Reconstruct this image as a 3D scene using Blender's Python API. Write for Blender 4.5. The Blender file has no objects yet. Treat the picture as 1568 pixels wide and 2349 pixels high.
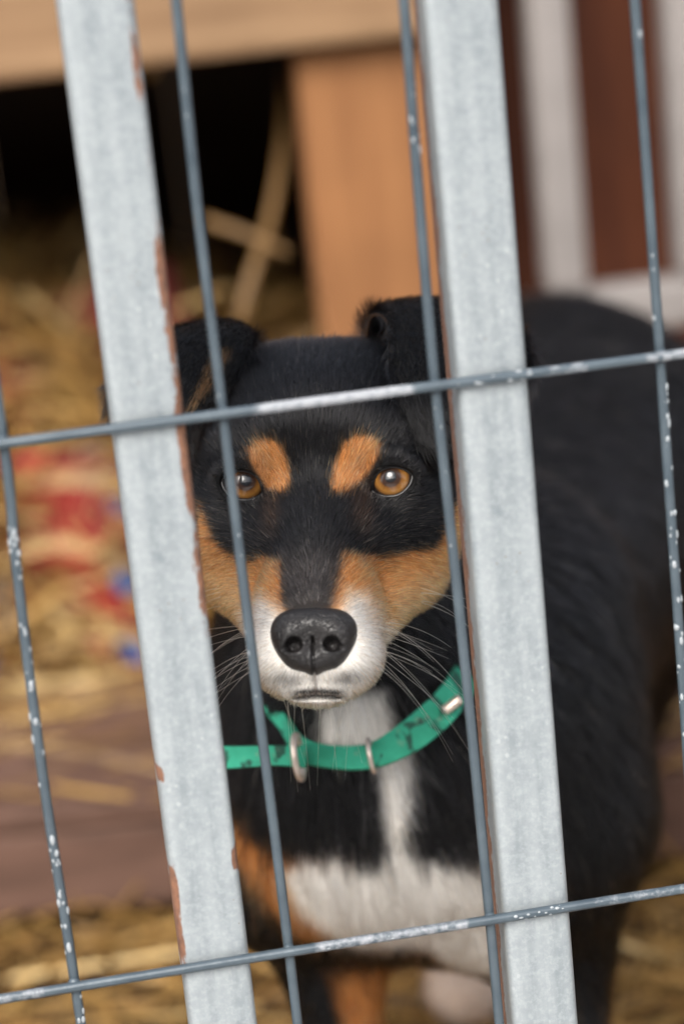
import bpy, bmesh, math, random
import numpy as np
from mathutils import Vector, Matrix, noise as mnoise, kdtree
rng = np.random.default_rng(7); random.seed(7)
scene = bpy.context.scene
COL = scene.collection
rad = math.radians

# ------------------------------------------------------------------ camera, sky, sun, exposure
CAM = np.array([0.0187, -0.8067, 0.674])                  # metres; ground is z = 0, the fence stands at y = 0
CR = np.array([0.98454347, -0.14542327, -0.0976024])      # camera right / up / forward
CU = np.array([0.13417634, 0.26811367, 0.95399778])
CF = np.array([0.11256494, 0.95234822, -0.28348192])
cd = bpy.data.cameras.new('camera'); cam = bpy.data.objects.new('camera', cd); COL.objects.link(cam)
cam.matrix_world = Matrix(((CR[0], CU[0], -CF[0], CAM[0]), (CR[1], CU[1], -CF[1], CAM[1]), (CR[2], CU[2], -CF[2], CAM[2]), (0, 0, 0, 1)))
cd.lens = 85; cd.sensor_width = 36; cd.clip_start = 0.02; cd.clip_end = 500
cd.dof.use_dof = True; cd.dof.focus_distance = 0.916; cd.dof.aperture_fstop = 4.0; cd.dof.aperture_blades = 0
scene.camera = cam

SUN_EL, SUN_AZ = rad(42), rad(203)                        # azimuth clockwise from +Y: behind the photographer, to the left
wd = bpy.data.worlds.new('World'); scene.world = wd; wd.use_nodes = True
nt = wd.node_tree; bg = nt.nodes['Background']
sky = nt.nodes.new('ShaderNodeTexSky'); sky.sky_type = 'NISHITA'; sky.sun_disc = False
sky.sun_elevation = SUN_EL; sky.sun_rotation = SUN_AZ; sky.dust_density = 4.0; sky.air_density = 1.0; sky.ozone_density = 1.0
hs = nt.nodes.new('ShaderNodeHueSaturation'); hs.inputs['Saturation'].default_value = 0.45
nt.links.new(sky.outputs[0], hs.inputs['Color']); nt.links.new(hs.outputs[0], bg.inputs['Color'])
bg.inputs['Strength'].default_value = 0.15
sd = bpy.data.lights.new('sun', 'SUN'); sun = bpy.data.objects.new('sun', sd); COL.objects.link(sun)
sd.energy = 1.3; sd.angle = rad(30); sd.color = (1.0, 0.96, 0.9)
sdir = Vector((math.sin(SUN_AZ) * math.cos(SUN_EL), math.cos(SUN_AZ) * math.cos(SUN_EL), math.sin(SUN_EL)))
sun.rotation_euler = (-sdir).to_track_quat('-Z', 'Y').to_euler(); sun.location = sdir * 20
vs = scene.view_settings; vs.view_transform = 'Standard'; vs.look = 'None'; vs.gamma = 1.0; vs.use_curve_mapping = False
vs.exposure = 1.2
scene.cycles.use_denoising = True; scene.cycles.use_adaptive_sampling = False; scene.cycles.max_bounces = 8; scene.cycles.transparent_max_bounces = 8
scene.cycles_curves.shape = 'RIBBONS'

# ------------------------------------------------------------------ helpers
KPX = 24 / 85 / 1568                                      # tangent per measured pixel
def K(px, py, D):                                         # a measured point at its own distance -> camera-axes metres (x right, y up, z nearer)
    return np.array([(px - 784) * KPX * D, (1174.5 - py) * KPX * D, -D])
RK = np.stack([CR, CU, -CF], 1)
def k2w(p): return CAM + np.asarray(p) @ RK.T
def Wp(px, py, D): return k2w(K(px, py, D))

class NT:
    def __init__(s, name):
        s.m = bpy.data.materials.new(name); s.m.use_nodes = True; s.t = s.m.node_tree
        s.b = s.t.nodes['Principled BSDF']; s.out = s.t.nodes['Material Output']
    def n(s, typ, **kw):
        x = s.t.nodes.new(typ)
        for k_, v in kw.items():
            if k_ in x.bl_rna.properties: setattr(x, k_, v)
        return x
    def l(s, a, b): s.t.links.new(a, b)
    def set(s, **kw):
        for k_, v in kw.items(): s.b.inputs[k_.replace('_', ' ')].default_value = v
        return s
    def co(s, scale=(1, 1, 1), kind='Object'):
        tc = s.n('ShaderNodeTexCoord'); mp = s.n('ShaderNodeMapping'); mp.inputs['Scale'].default_value = scale
        s.l(tc.outputs[kind], mp.inputs[0]); return mp.outputs[0]
    def noise(s, vec, scale, detail=4, rough=.55, dist=0):
        x = s.n('ShaderNodeTexNoise'); s.l(vec, x.inputs['Vector']); x.inputs['Scale'].default_value = scale
        x.inputs['Detail'].default_value = detail; x.inputs['Roughness'].default_value = rough; x.inputs['Distortion'].default_value = dist
        return x.outputs['Fac']
    def voro(s, vec, scale, out='Distance', feature='F1'):
        x = s.n('ShaderNodeTexVoronoi'); x.feature = feature; s.l(vec, x.inputs['Vector']); x.inputs['Scale'].default_value = scale
        return x.outputs[out]
    def ramp(s, fac, stops, interp='LINEAR'):
        x = s.n('ShaderNodeValToRGB'); s.l(fac, x.inputs[0]); r = x.color_ramp; r.interpolation = interp
        while len(r.elements) < len(stops): r.elements.new(.5)
        for e, (p, c) in zip(r.elements, stops):
            e.position = p; e.color = (c, c, c, 1) if isinstance(c, (int, float)) else (*c[:3], 1)
        return x.outputs[0]
    def mix(s, fac, a, b, mode='MIX'):
        x = s.n('ShaderNodeMix'); x.data_type = 'RGBA'; x.blend_type = mode
        for sock, v in ((x.inputs['Factor'], fac), (x.inputs[6], a), (x.inputs[7], b)):
            if isinstance(v, (int, float)): sock.default_value = v if sock.type == 'VALUE' else (v, v, v, 1)
            elif isinstance(v, tuple): sock.default_value = (*v[:3], 1)
            else: s.l(v, sock)
        return x.outputs[2]
    def math(s, op, a, b=0.0, c=0.0, clamp=False):
        x = s.n('ShaderNodeMath'); x.operation = op; x.use_clamp = clamp
        for i, v in enumerate((a, b, c)):
            if isinstance(v, (int, float)): x.inputs[i].default_value = v
            else: s.l(v, x.inputs[i])
        return x.outputs[0]
    def sep(s, vec):
        x = s.n('ShaderNodeSeparateXYZ'); s.l(vec, x.inputs[0]); return x.outputs
    def bump(s, h, strength=.3, dist=.001):
        x = s.n('ShaderNodeBump'); x.inputs['Strength'].default_value = strength; x.inputs['Distance'].default_value = dist
        s.l(h, x.inputs['Height']); s.l(x.outputs[0], s.b.inputs['Normal'])
    def col(s, c): s.l(c, s.b.inputs['Base Color'])

def mesh_obj(name, verts, faces, mats, parent=None, smooth=False, fmat=None, origin=None):
    verts = np.asarray(verts, float)
    o0 = np.zeros(3) if origin is None else np.asarray(origin, float)
    me = bpy.data.meshes.new(name); me.from_pydata((verts - o0).tolist(), [], [list(map(int, f)) for f in faces])
    for m in (mats if isinstance(mats, (list, tuple)) else [mats]): me.materials.append(m)
    if fmat is not None: me.polygons.foreach_set('material_index', np.asarray(fmat, np.int32))
    if smooth: me.polygons.foreach_set('use_smooth', np.ones(len(me.polygons), bool))
    me.update()
    o = bpy.data.objects.new(name, me); COL.objects.link(o); o.location = o0
    if parent is not None: attach(o, parent)
    return o
def attach(o, parent):                                    # parents only ever carry a translation
    o.parent = parent; o.location = Vector(o.location) - world_loc(parent)
def world_loc(o):
    v = Vector((0, 0, 0))
    while o is not None: v = v + Vector(o.location); o = o.parent
    return v
def tag(o, label=None, cat=None, group=None, kind=None):
    for k_, v in (('label', label), ('category', cat), ('group', group), ('kind', kind)):
        if v: o[k_] = v
    return o
def empty(name, loc):
    o = bpy.data.objects.new(name, None); COL.objects.link(o); o.location = loc; o.empty_display_size = .05; return o
def box_mesh(lo, hi, bev=.002, seg=2, jitter=0.0):
    bm = bmesh.new(); bmesh.ops.create_cube(bm, size=1)
    lo, hi = np.array(lo), np.array(hi)
    for v in bm.verts: v.co = Vector((lo + hi) / 2 + np.array(v.co) * (hi - lo))
    if bev: bmesh.ops.bevel(bm, geom=list(bm.edges), offset=bev, segments=seg, profile=.6, affect='EDGES')
    return bm
def bm_obj(name, bm, mat, parent=None, smooth=True, origin=None):
    bm.verts.ensure_lookup_table()
    vs_ = [tuple(v.co) for v in bm.verts]; fs = [[v.index for v in f.verts] for f in bm.faces]; bm.free()
    return mesh_obj(name, vs_, fs, mat, parent, smooth, origin=origin)
def box(name, lo, hi, mat, parent=None, bev=.002, origin=None):
    o0 = np.array([(lo[0] + hi[0]) / 2, (lo[1] + hi[1]) / 2, lo[2]]) if origin is None else origin
    o = bm_obj(name, box_mesh(lo, hi, bev), mat, parent, False, origin=o0)
    return o
def tube(path, radii, sides=10, cap=True, closed=False):
    P = np.asarray(path, float); n = len(P); R = np.broadcast_to(radii, (n,))
    T = np.gradient(P, axis=0)
    if closed: T = np.roll(P, -1, 0) - np.roll(P, 1, 0)
    T /= np.linalg.norm(T, axis=1)[:, None]
    ref = np.array([0, 0, 1.]) if abs(T[0][2]) < .9 else np.array([1., 0, 0])
    V = []; 
    N = np.cross(T[0], ref); N /= np.linalg.norm(N)
    for i in range(n):
        N = N - T[i] * (N @ T[i]); N /= np.linalg.norm(N); B = np.cross(T[i], N)
        for a in range(sides):
            t = 2 * math.pi * a / sides; V.append(P[i] + R[i] * (math.cos(t) * N + math.sin(t) * B))
    F = []
    for i in range(n if closed else n - 1):
        for a in range(sides):
            b = (a + 1) % sides; j = (i + 1) % n
            F.append((i * sides + a, i * sides + b, j * sides + b, j * sides + a))
    if cap and not closed:
        F.append(tuple(range(sides))[::-1]); F.append(tuple((n - 1) * sides + a for a in range(sides)))
    return np.array(V), F
def spline(pts, n, closed=False):
    P = np.asarray(pts, float); m = len(P); out = []
    segs = m if closed else m - 1
    for q in np.linspace(0, segs, n, endpoint=not closed):
        i = min(int(q), segs - 1); t = q - i
        g = (lambda k_: P[k_ % m]) if closed else (lambda k_: P[min(max(k_, 0), m - 1)])
        a, b, c, d = g(i - 1), g(i), g(i + 1), g(i + 2)
        out.append(.5 * (2 * b + (c - a) * t + (2 * a - 5 * b + 4 * c - d) * t * t + (3 * b - a - 3 * c + d) * t ** 3))
    return np.array(out)
def fbm(P, scale, octaves=3, seed=0.0):
    return np.array([mnoise.fractal(Vector(p) * scale + Vector((seed, seed * 1.7, -seed)), 1.0, 2.0, octaves) for p in P])

# ------------------------------------------------------------------ materials
def m_galv():
    s = NT('galvanised_steel'); v = s.co(); st = s.co((1, 1, .12))
    big = s.noise(v, 45, 5, .6); streak = s.noise(st, 260, 5, .65); fine = s.noise(v, 900, 4, .7)
    c = s.mix(s.ramp(big, [(.3, 0), (.72, 1)]), (.205, .235, .25), (.28, .312, .324))
    c = s.mix(s.math('MULTIPLY', s.ramp(streak, [(.40, 0), (.70, 1)]), .42), c, (.36, .39, .40))
    c = s.mix(s.math('MULTIPLY', s.ramp(s.noise(v, 150, 4, .6), [(.48, 0), (.70, 1)]), .45), c, (.16, .19, .21))
    c = s.mix(s.math('MULTIPLY', s.ramp(s.noise(v, 520, 3, .7), [(.45, 0), (.66, 1)]), .35), c, (.44, .47, .48))
    # dirt specks, sparse
    sp = s.math('LESS_THAN', s.voro(v, 260), .10); sp = s.math('MULTIPLY', sp, s.ramp(s.noise(v, 30, 2), [(.55, 0), (.62, 1)]))
    c = s.mix(s.math('MULTIPLY', sp, .75), c, (.16, .12, .08))
    wp = s.math('LESS_THAN', s.voro(s.co((1, 1, .8)), 210), .16); wp = s.math('MULTIPLY', wp, s.ramp(s.noise(v, 24, 2), [(.5, 0), (.6, 1)]))
    c = s.mix(s.math('MULTIPLY', wp, .35), c, (.58, .60, .60))
    bd_ = s.ramp(s.noise(s.co((1, 1, .04)), 150, 2, .5), [(.38, 0), (.62, 1)]); c = s.mix(s.math('MULTIPLY', bd_, .30), c, (.42, .45, .46))
    sc_ = s.ramp(s.noise(s.co((1, 1, .03)), 900, 3, .6), [(.60, 0), (.66, 1)]); c = s.mix(s.math('MULTIPLY', sc_, .16), c, (.22, .25, .27))
    # warm film low on the tube's right half, rust where the zinc has flaked at the edges (attribute drawn per bar)
    at = s.n('ShaderNodeAttribute'); at.attribute_name = 'rust'
    jag = s.math('ADD', s.math('MULTIPLY', s.noise(s.co((1, 1, .35)), 130, 5, .7), .85), s.math('MULTIPLY', s.noise(v, 420, 3, .6), .2))
    rm = s.ramp(s.math('ADD', at.outputs['Fac'], s.math('SUBTRACT', jag, .55)), [(.47, 0), (.53, 1)])
    rc = s.mix(s.ramp(s.noise(v, 240, 4, .7), [(.3, 0), (.7, 1)]), (.095, .048, .032), (.24, .11, .06))
    c = s.mix(rm, c, rc); s.col(c)
    s.l(s.ramp(rm, [(0, .35), (1, 0)]), s.b.inputs['Metallic'])
    s.l(s.math('ADD', s.math('MULTIPLY', fine, .18), s.ramp(rm, [(0, .38), (1, .75)])), s.b.inputs['Roughness'])
    s.bump(s.math('SUBTRACT', s.math('ADD', s.math('MULTIPLY', fine, .35), s.math('MULTIPLY', big, .9)), s.math('MULTIPLY', rm, .8)), .35, .0006)
    return s.m
def m_wire():
    s = NT('grey_coated_wire'); v = s.co()
    c = s.mix(s.ramp(s.noise(v, 60, 4), [(.3, 0), (.7, 1)]), (.045, .063, .078), (.075, .098, .115))
    at = s.n('ShaderNodeAttribute'); at.attribute_name = 'worn'
    w = s.math('ADD', at.outputs['Fac'], s.math('MULTIPLY', s.math('SUBTRACT', s.noise(v, 330, 5, .7), .5), 1.1))
    w = s.ramp(w, [(.42, 0), (.75, 1)])
    c = s.mix(s.math('MULTIPLY', w, .75), c, (.36, .37, .39)); s.col(c)
    s.set(Roughness=.38, Metallic=.15)
    s.l(s.ramp(w, [(0, .34), (1, .6)]), s.b.inputs['Roughness'])
    s.bump(s.math('ADD', s.noise(v, 600, 4), w), .3, .0003)
    return s.m
def m_plain(name, c, rough=.6, metal=0, var=.25, scale=80, bump=.2, dist=.0005, spec=.5):
    s = NT(name); v = s.co(); nz = s.noise(v, scale, 5, .6)
    a = tuple(x * (1 - var) for x in c); b = tuple(min(1, x * (1 + var)) for x in c)
    s.col(s.mix(s.ramp(nz, [(.3, 0), (.7, 1)]), a, b)); s.set(Roughness=rough, Metallic=metal, Specular_IOR_Level=spec)
    s.bump(s.noise(v, scale * 3, 5, .65), bump, dist); return s.m
def m_wood(name, c1, c2, axis=0, scale=1.0, rough=.75):
    s = NT(name); sc = [55, 55, 55]; sc[axis] = 4
    oi = s.n('ShaderNodeObjectInfo'); tc = s.n('ShaderNodeTexCoord'); mp = s.n('ShaderNodeMapping'); mp.inputs['Scale'].default_value = [x * scale for x in sc]
    ad = s.n('ShaderNodeVectorMath'); ad.operation = 'ADD'; s.l(tc.outputs['Object'], ad.inputs[0])
    cx = s.n('ShaderNodeCombineXYZ'); s.l(s.math('MULTIPLY', oi.outputs['Random'], 9.0), cx.inputs[0]); s.l(s.math('MULTIPLY', oi.outputs['Random'], 5.0), cx.inputs[2])
    s.l(cx.outputs[0], ad.inputs[1]); s.l(ad.outputs[0], mp.inputs[0]); v = mp.outputs[0]
    g = s.noise(v, 1.0, 6, .62, .6); b = s.noise(s.co(), 9, 3, .5)
    c = s.mix(s.ramp(g, [(.3, 0), (.7, 1)]), c1, c2)
    c = s.mix(s.math('MULTIPLY', s.ramp(b, [(.4, 0), (.7, 1)]), .35), c, tuple(x * .55 for x in c1))
    hsv = s.n('ShaderNodeHueSaturation'); s.l(c, hsv.inputs['Color']); s.l(s.math('ADD', s.math('MULTIPLY', oi.outputs['Random'], .3), .85), hsv.inputs['Value'])
    s.col(hsv.outputs[0]); s.set(Roughness=rough, Specular_IOR_Level=.3); s.bump(g, .35, .001); return s.m
def m_straw():
    s = NT('straw'); at = s.n('ShaderNodeAttribute'); at.attribute_name = 'tone'
    c = s.ramp(at.outputs['Fac'], [(0, (.08, .040, .010)), (.35, (.22, .115, .028)), (.7, (.37, .22, .065)), (1, (.58, .41, .18))])
    s.col(c); s.set(Roughness=.55); return s.m
def m_ground():
    s = NT('ground_soil'); v = s.co()
    c = s.ramp(s.noise(v, 9, 6, .65), [(.3, (.035, .022, .012)), (.55, (.085, .05, .025)), (.75, (.16, .10, .045))])
    s.col(c); s.set(Roughness=.95, Specular_IOR_Level=.15); s.bump(s.noise(v, 60, 6, .7), .7, .01); return s.m
def m_blanket():
    s = NT('patterned_blanket'); tc = s.n('ShaderNodeTexCoord'); x = s.sep(tc.outputs['UV'])
    base = s.mix(s.ramp(s.noise(s.co(), 30, 4), [(.3, 0), (.7, 1)]), (.12, .011, .009), (.24, .024, .017))
    nz = s.math('MULTIPLY', s.math('SUBTRACT', s.noise(s.co(), 14, 2), .5), .06)
    u = s.math('ADD', x[0], nz); w = s.math('ADD', x[1], nz)
    su = s.math('LESS_THAN', s.math('FRACT', s.math('MULTIPLY', u, 2.2)), .30)
    sw = s.math('LESS_THAN', s.math('FRACT', s.math('ADD', s.math('MULTIPLY', w, 3.1), .45)), .22)
    c = s.mix(sw, base, (.32, .21, .10))
    c = s.mix(s.math('MULTIPLY', su, s.math('LESS_THAN', s.math('FRACT', s.math('ADD', s.math('MULTIPLY', w, 3.1), .72)), .3)), c, (.035, .10, .28))
    s.col(c); s.set(Roughness=.95, Specular_IOR_Level=.1, Sheen_Weight=.3); s.bump(s.noise(s.co(), 900, 3), .4, .001); return s.m
def m_skin():
    s = NT('coat_skin'); at = s.n('ShaderNodeAttribute'); at.attribute_name = 'coat'
    hsv = s.n('ShaderNodeHueSaturation'); hsv.inputs['Value'].default_value = .75; s.l(at.outputs['Color'], hsv.inputs['Color'])
    s.col(hsv.outputs[0]); s.set(Roughness=.8, Specular_IOR_Level=.2); return s.m
def m_fur():
    s = NT('fur_hair'); s.t.nodes.remove(s.b)
    h = s.n('ShaderNodeBsdfHairPrincipled'); h.model = 'CHIANG'; h.parametrization = 'COLOR'
    at = s.n('ShaderNodeAttribute'); at.attribute_name = 'coat'; s.l(at.outputs['Color'], h.inputs['Color'])
    h.inputs['Roughness'].default_value = .28; h.inputs['Radial Roughness'].default_value = .4
    h.inputs['IOR'].default_value = 1.42; h.inputs['Random Roughness'].default_value = .2; h.inputs['Coat'].default_value = 0.0
    s.l(h.outputs[0], s.out.inputs['Surface']); return s.m
def m_nose():
    s = NT('nose_leather'); v = s.co()
    cell = s.voro(v, 900, 'Distance', 'DISTANCE_TO_EDGE')
    s.col(s.mix(s.ramp(s.noise(v, 120, 4), [(.3, 0), (.7, 1)]), (.0035, .003, .003), (.009, .0072, .0072)))
    s.set(Roughness=.42, Specular_IOR_Level=.5)
    s.l(s.math('ADD', .33, s.math('MULTIPLY', s.noise(v, 200, 3), .2)), s.b.inputs['Roughness'])
    s.bump(s.ramp(cell, [(0, 0), (.12, 1)]), .5, .0005); return s.m
def m_eye():
    s = NT('amber_eye'); tc = s.n('ShaderNodeTexCoord'); x = s.sep(tc.outputs['Object'])
    r = s.math('SQRT', s.math('ADD', s.math('POWER', x[0], 2.0), s.math('POWER', x[1], 2.0)))
    rr = s.math('DIVIDE', r, .0072)                                     # 1 at the limbus
    ang = s.math('ARCTAN2', x[1], x[0])
    cx = s.n('ShaderNodeCombineXYZ'); s.l(s.math('MULTIPLY', s.math('COSINE', ang), 3.0), cx.inputs[0]); s.l(s.math('MULTIPLY', s.math('SINE', ang), 3.0), cx.inputs[1]); s.l(s.math('MULTIPLY', rr, .6), cx.inputs[2])
    fib = s.noise(cx.outputs[0], 5.0, 5, .7)
    rr2 = s.math('ADD', rr, s.math('MULTIPLY', s.math('SUBTRACT', fib, .5), .12))
    c = s.ramp(rr2, [(0, (.004, .006, .009)), (.30, (.004, .006, .009)), (.33, (.026, .012, .008)), (.52, (.04, .018, .009)), (.62, (.17, .070, .015)), (.80, (.27, .125, .028)), (.91, (.17, .075, .018)), (1.0, (.03, .018, .012)), (1.06, (.012, .009, .009))])
    c = s.mix(s.math('MULTIPLY', s.ramp(fib, [(.35, 1), (.6, 0)]), .35), c, s.mix(1.0, c, (.45, .40, .35), 'MULTIPLY'))
    s.col(c); s.set(Roughness=.45, Coat_Weight=1.0, Coat_Roughness=.02, Coat_IOR=1.5, Specular_IOR_Level=.2); return s.m
def m_collar():
    s = NT('green_webbing'); v = s.co()
    c = s.mix(s.ramp(s.noise(v, 70, 4), [(.3, 0), (.7, 1)]), (.018, .20, .12), (.036, .32, .20))
    blot = s.ramp(s.noise(v, 95, 3, .5, .8), [(.56, 0), (.62, 1)])
    c = s.mix(s.math('MULTIPLY', blot, .85), c, (.014, .032, .026))
    c = s.mix(s.math('MULTIPLY', s.ramp(s.noise(v, 220, 4), [(.62, 0), (.75, 1)]), .5), c, (.25, .22, .17))
    s.col(c); s.set(Roughness=.8, Specular_IOR_Level=.25); s.bump(s.noise(v, 1500, 2), .6, .0004); return s.m

GALV, WIRE = m_galv(), m_wire()
ZINC = m_plain('zinc_droplet', (.30, .325, .34), .5, .1, .15, 400)
STRAW, SOIL, BLANKET = m_straw(), m_ground(), m_blanket()
BEAMW = m_wood('pale_beam_wood', (.195, .108, .053), (.315, .195, .105), 0)
POSTW = m_wood('orange_board_wood', (.20, .083, .030), (.30, .138, .053), 2)
REDW = m_wood('red_brown_boards', (.055, .014, .006), (.125, .036, .012), 2)
DECKW = m_wood('deck_wood', (.075, .040, .028), (.15, .083, .06), 0)
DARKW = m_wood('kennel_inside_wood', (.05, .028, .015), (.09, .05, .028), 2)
WHITEP = m_plain('off_white_paint', (.21, .19, .178), .55, 0, .1, 30)
SKIN, FURM, NOSEM, EYEM = m_skin(), m_fur(), m_nose(), m_eye()
LIDM = m_plain('eyelid_skin', (.005, .0045, .0045), .40, 0, .3, 500, .2, .0002)
COLLARM = m_collar()
METAL = m_plain('pale_worn_metal', (.62, .52, .45), .35, .7, .15, 200)

# ------------------------------------------------------------------ ground
def grid_sheet(xs, ys, zf):
    X, Y = np.meshgrid(xs, ys, indexing='ij'); Z = zf(X, Y)
    V = np.stack([X, Y, Z], -1).reshape(-1, 3); n, m = len(xs), len(ys)
    F = [(i * m + j, (i + 1) * m + j, (i + 1) * m + j + 1, i * m + j + 1) for i in range(n - 1) for j in range(m - 1)]
    return V, F
xs = np.concatenate([[-300, -60, -12, -4], np.linspace(-1.6, 1.6, 60), [4, 12, 60, 300]])
ys = np.concatenate([[-300, -60, -12, -4], np.linspace(-1.5, 2.5, 70), [5, 12, 60, 300]])
V, F = grid_sheet(xs, ys, lambda X, Y: .006 * np.sin(X * 9 + 1) * np.sin(Y * 11) - .006)
tag(mesh_obj('ground', V, F, SOIL, smooth=True), 'bare brown soil of the pen', kind='structure')
pv = empty('bounce_pavement', (0, -2.3, 0)); tag(pv, 'unseen pale concrete slabs added outside the fence to bounce light upwards', kind='structure')  # added out of view, throws fill light up onto chin and chest
CONC = m_plain('bounce_concrete', (.56, .55, .53), .9, 0, .15, 20, .4, .002)
for i in range(9):
    for j in range(8): box('bounce_slab', (-2.7 + i * .6, -.06 - (j + 1) * .55, .0), (-2.7 + i * .6 + .593, -.06 - j * .55 - .007, .03), CONC, pv, .004)

# ------------------------------------------------------------------ kennel behind the dog
KY = .85
kennel = empty('dog_kennel', (0.0, KY + .3, 0)); tag(kennel, 'wooden dog kennel with pale lintel and dark straw-filled opening', 'kennel')
ZB = .513
box('lintel', (-.75, KY - .03, ZB), (.345, KY + .04, ZB + .13), BEAMW, kennel, .008)
box('front_post', (.214, KY - .006, .10), (.338, KY + .03, ZB - .002), POSTW, kennel, .005)
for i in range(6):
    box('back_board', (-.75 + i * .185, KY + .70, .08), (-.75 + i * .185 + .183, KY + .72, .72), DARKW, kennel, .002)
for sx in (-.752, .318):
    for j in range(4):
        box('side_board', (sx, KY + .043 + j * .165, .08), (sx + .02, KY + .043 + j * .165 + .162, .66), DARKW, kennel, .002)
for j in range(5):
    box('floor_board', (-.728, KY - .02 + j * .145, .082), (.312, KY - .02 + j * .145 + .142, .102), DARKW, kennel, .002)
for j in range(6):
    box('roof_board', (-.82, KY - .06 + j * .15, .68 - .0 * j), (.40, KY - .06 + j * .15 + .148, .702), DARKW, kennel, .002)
box('gable_board', (-.75, KY - .012, ZB + .132), (.345, KY + .02, .678), BEAMW, kennel, .004)

# red-brown shed wall and white barred frame to the right of the kennel
shed = empty('shed_wall', (.72, 1.10, 0)); tag(shed, 'dark red-brown boarded wall behind the white bars', 'wall')
for i in range(8):
    dz = random.uniform(-.004, .004)
    box('wall_board', (.345 + i * .105, 1.06 + dz, .0), (.345 + i * .105 + .1035, 1.085 + dz, 1.1), REDW, shed, .003)
fr = empty('white_barred_frame', (.62, KY, 0)); tag(fr, 'white barred frame in front of the red-brown wall', 'frame')
def bar_box(name, x0, x1, z0, z1, y0=KY - .015, y1=KY + .015): return box(name, (x0, y0, z0), (x1, y1, z1), WHITEP, fr, .007)
for i in range(6):
    x0 = .3745 + i * .096; bar_box('bar', x0, x0 + .030, .3225, .85)
bar_box('bottom_rail', .372, 1.0, .287, .322)
bar_box('top_rail', .372, 1.0, .8505, .892)
bar_box('leg', .376, .408, .0, .2865); bar_box('leg', .90, .936, .0, .2865)

yard = empty('added_shed', (0, -4.6, 0)); tag(yard, 'unseen dark boarded shed added behind the camera to shape the eye reflections', 'shed')  # added out of view to darken the low sky mirrored in the eyes
for i in range(26): box('wall_board', (-6.5 + i * .5, -4.62 + random.uniform(-.01, .01), 0), (-6.5 + i * .5 + .495, -4.58, 1.9), DECKW, yard, .004)
box('eaves', (-6.8, -5.2, 1.905), (6.8, -4.35, 2.0), DARKW, yard, .01); box('roof', (-6.8, -7.5, 2.002), (6.8, -4.4, 2.08), DARKW, yard, .01)

# deck of planks in front of the kennel
deck = empty('deck', (0, .66, 0)); tag(deck, 'low plank deck with a shadowed gap under its front', 'deck')
rz = rad(-8); cz, sz = math.cos(rz), math.sin(rz)
def rot_box(name, lo, hi, mat, parent, bev):
    bm = box_mesh(lo, hi, bev)
    for v in bm.verts:
        x, y, z = v.co; v.co = Vector((x * cz - (y - .63) * sz, .63 + x * sz + (y - .63) * cz, z))
    c = (np.array(lo) + np.array(hi)) / 2; o0 = np.array([c[0] * cz - (c[1] - .63) * sz, .63 + c[0] * sz + (c[1] - .63) * cz, lo[2]])
    return bm_obj(name, bm, mat, parent, False, origin=o0)
rot_box('front_plank', (-.7, .606, .014), (.62, .631, .072), DECKW, deck, .006)
for j, (a, b) in enumerate(((.604, .675), (.68, .755), (.76, .835))):
    rot_box('top_plank', (-.7, a, .0725 + .001 * j), (.62, b, .090 + .001 * j), DECKW, deck, .005)
for x in (-.5, .0, .5): rot_box('foot', (x, .675, 0), (x + .06, .82, .072), DARKW, deck, .003)

# ------------------------------------------------------------------ straw
def straw_mesh(name, roots, dirs, lens, wid, tones, label):
    n = len(roots); d = dirs / np.linalg.norm(dirs, axis=1)[:, None]
    up = np.tile([0, 0, 1.], (n, 1)) + rng.normal(0, .4, (n, 3)); s1 = np.cross(d, up); s1 /= np.linalg.norm(s1, axis=1)[:, None]; s2 = np.cross(s1, d)
    bend = rng.normal(0, .12, (n, 1)) * lens[:, None]
    V = np.zeros((n, 4, 3, 3)); 
    for i, t in enumerate((0, .33, .67, 1)):
        c = roots + d * lens[:, None] * (t - .5) + s1 * bend * (4 * t * (1 - t)) + s2 * (bend * .4) * (4 * t * (1 - t))
        w = wid[:, None] * (1 if t < 1 else .6)
        for j, (a, b) in enumerate(((1, 0), (-.5, .5), (-.5, -.5))): V[:, i, j] = c + s1 * w * a + s2 * w * b
    V = V.reshape(-1, 3); F = []
    for k_ in range(n):
        o = k_ * 12
        for i in range(3):
            for j in range(3):
                a = o + i * 3 + j; b = o + i * 3 + (j + 1) % 3; F.append((a, b, b + 3, a + 3))
        F.append((o + 2, o + 1, o)); F.append((o + 9, o + 10, o + 11))
    ob = mesh_obj(name, V, F, STRAW, smooth=False)
    at = ob.data.attributes.new('tone', 'FLOAT', 'POINT'); at.data.foreach_set('value', np.repeat(tones, 12).astype(np.float32))
    return tag(ob, label, 'straw', kind='stuff')
def heap(X, Y):                                                 # bedding in the kennel
    return .10 + .20 * np.clip((Y - .84) / .22, 0, 1) ** .8 * (1 - .35 * np.clip((X - .05) / .2, 0, 1)) + .02 * np.sin(X * 40) * np.sin(Y * 33)
xs = np.linspace(-.70, .30, 40); ys = np.linspace(.845, 1.53, 26)
V, F = grid_sheet(xs, ys, lambda X, Y: heap(X, Y) - .015)
BED = NT('bedding_chaff'); BED.col(BED.ramp(BED.noise(BED.co(), 60, 6, .7), [(.3, (.06, .03, .009)), (.6, (.15, .08, .02)), (.8, (.26, .15, .045))])); BED.set(Roughness=.95, Specular_IOR_Level=.1); BED.bump(BED.noise(BED.co(), 200, 5), .8, .01)
tag(mesh_obj('bedding', V, F, BED.m, smooth=True), 'heaped chaff bedding inside the kennel opening', 'bedding', kind='stuff')
n = 2600; X = np.where(rng.random(n) < .2, rng.normal(.02, .035, n), rng.uniform(-.45, .29, n)); Y = .835 + rng.random(n) ** 1.5 * .55
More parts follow.
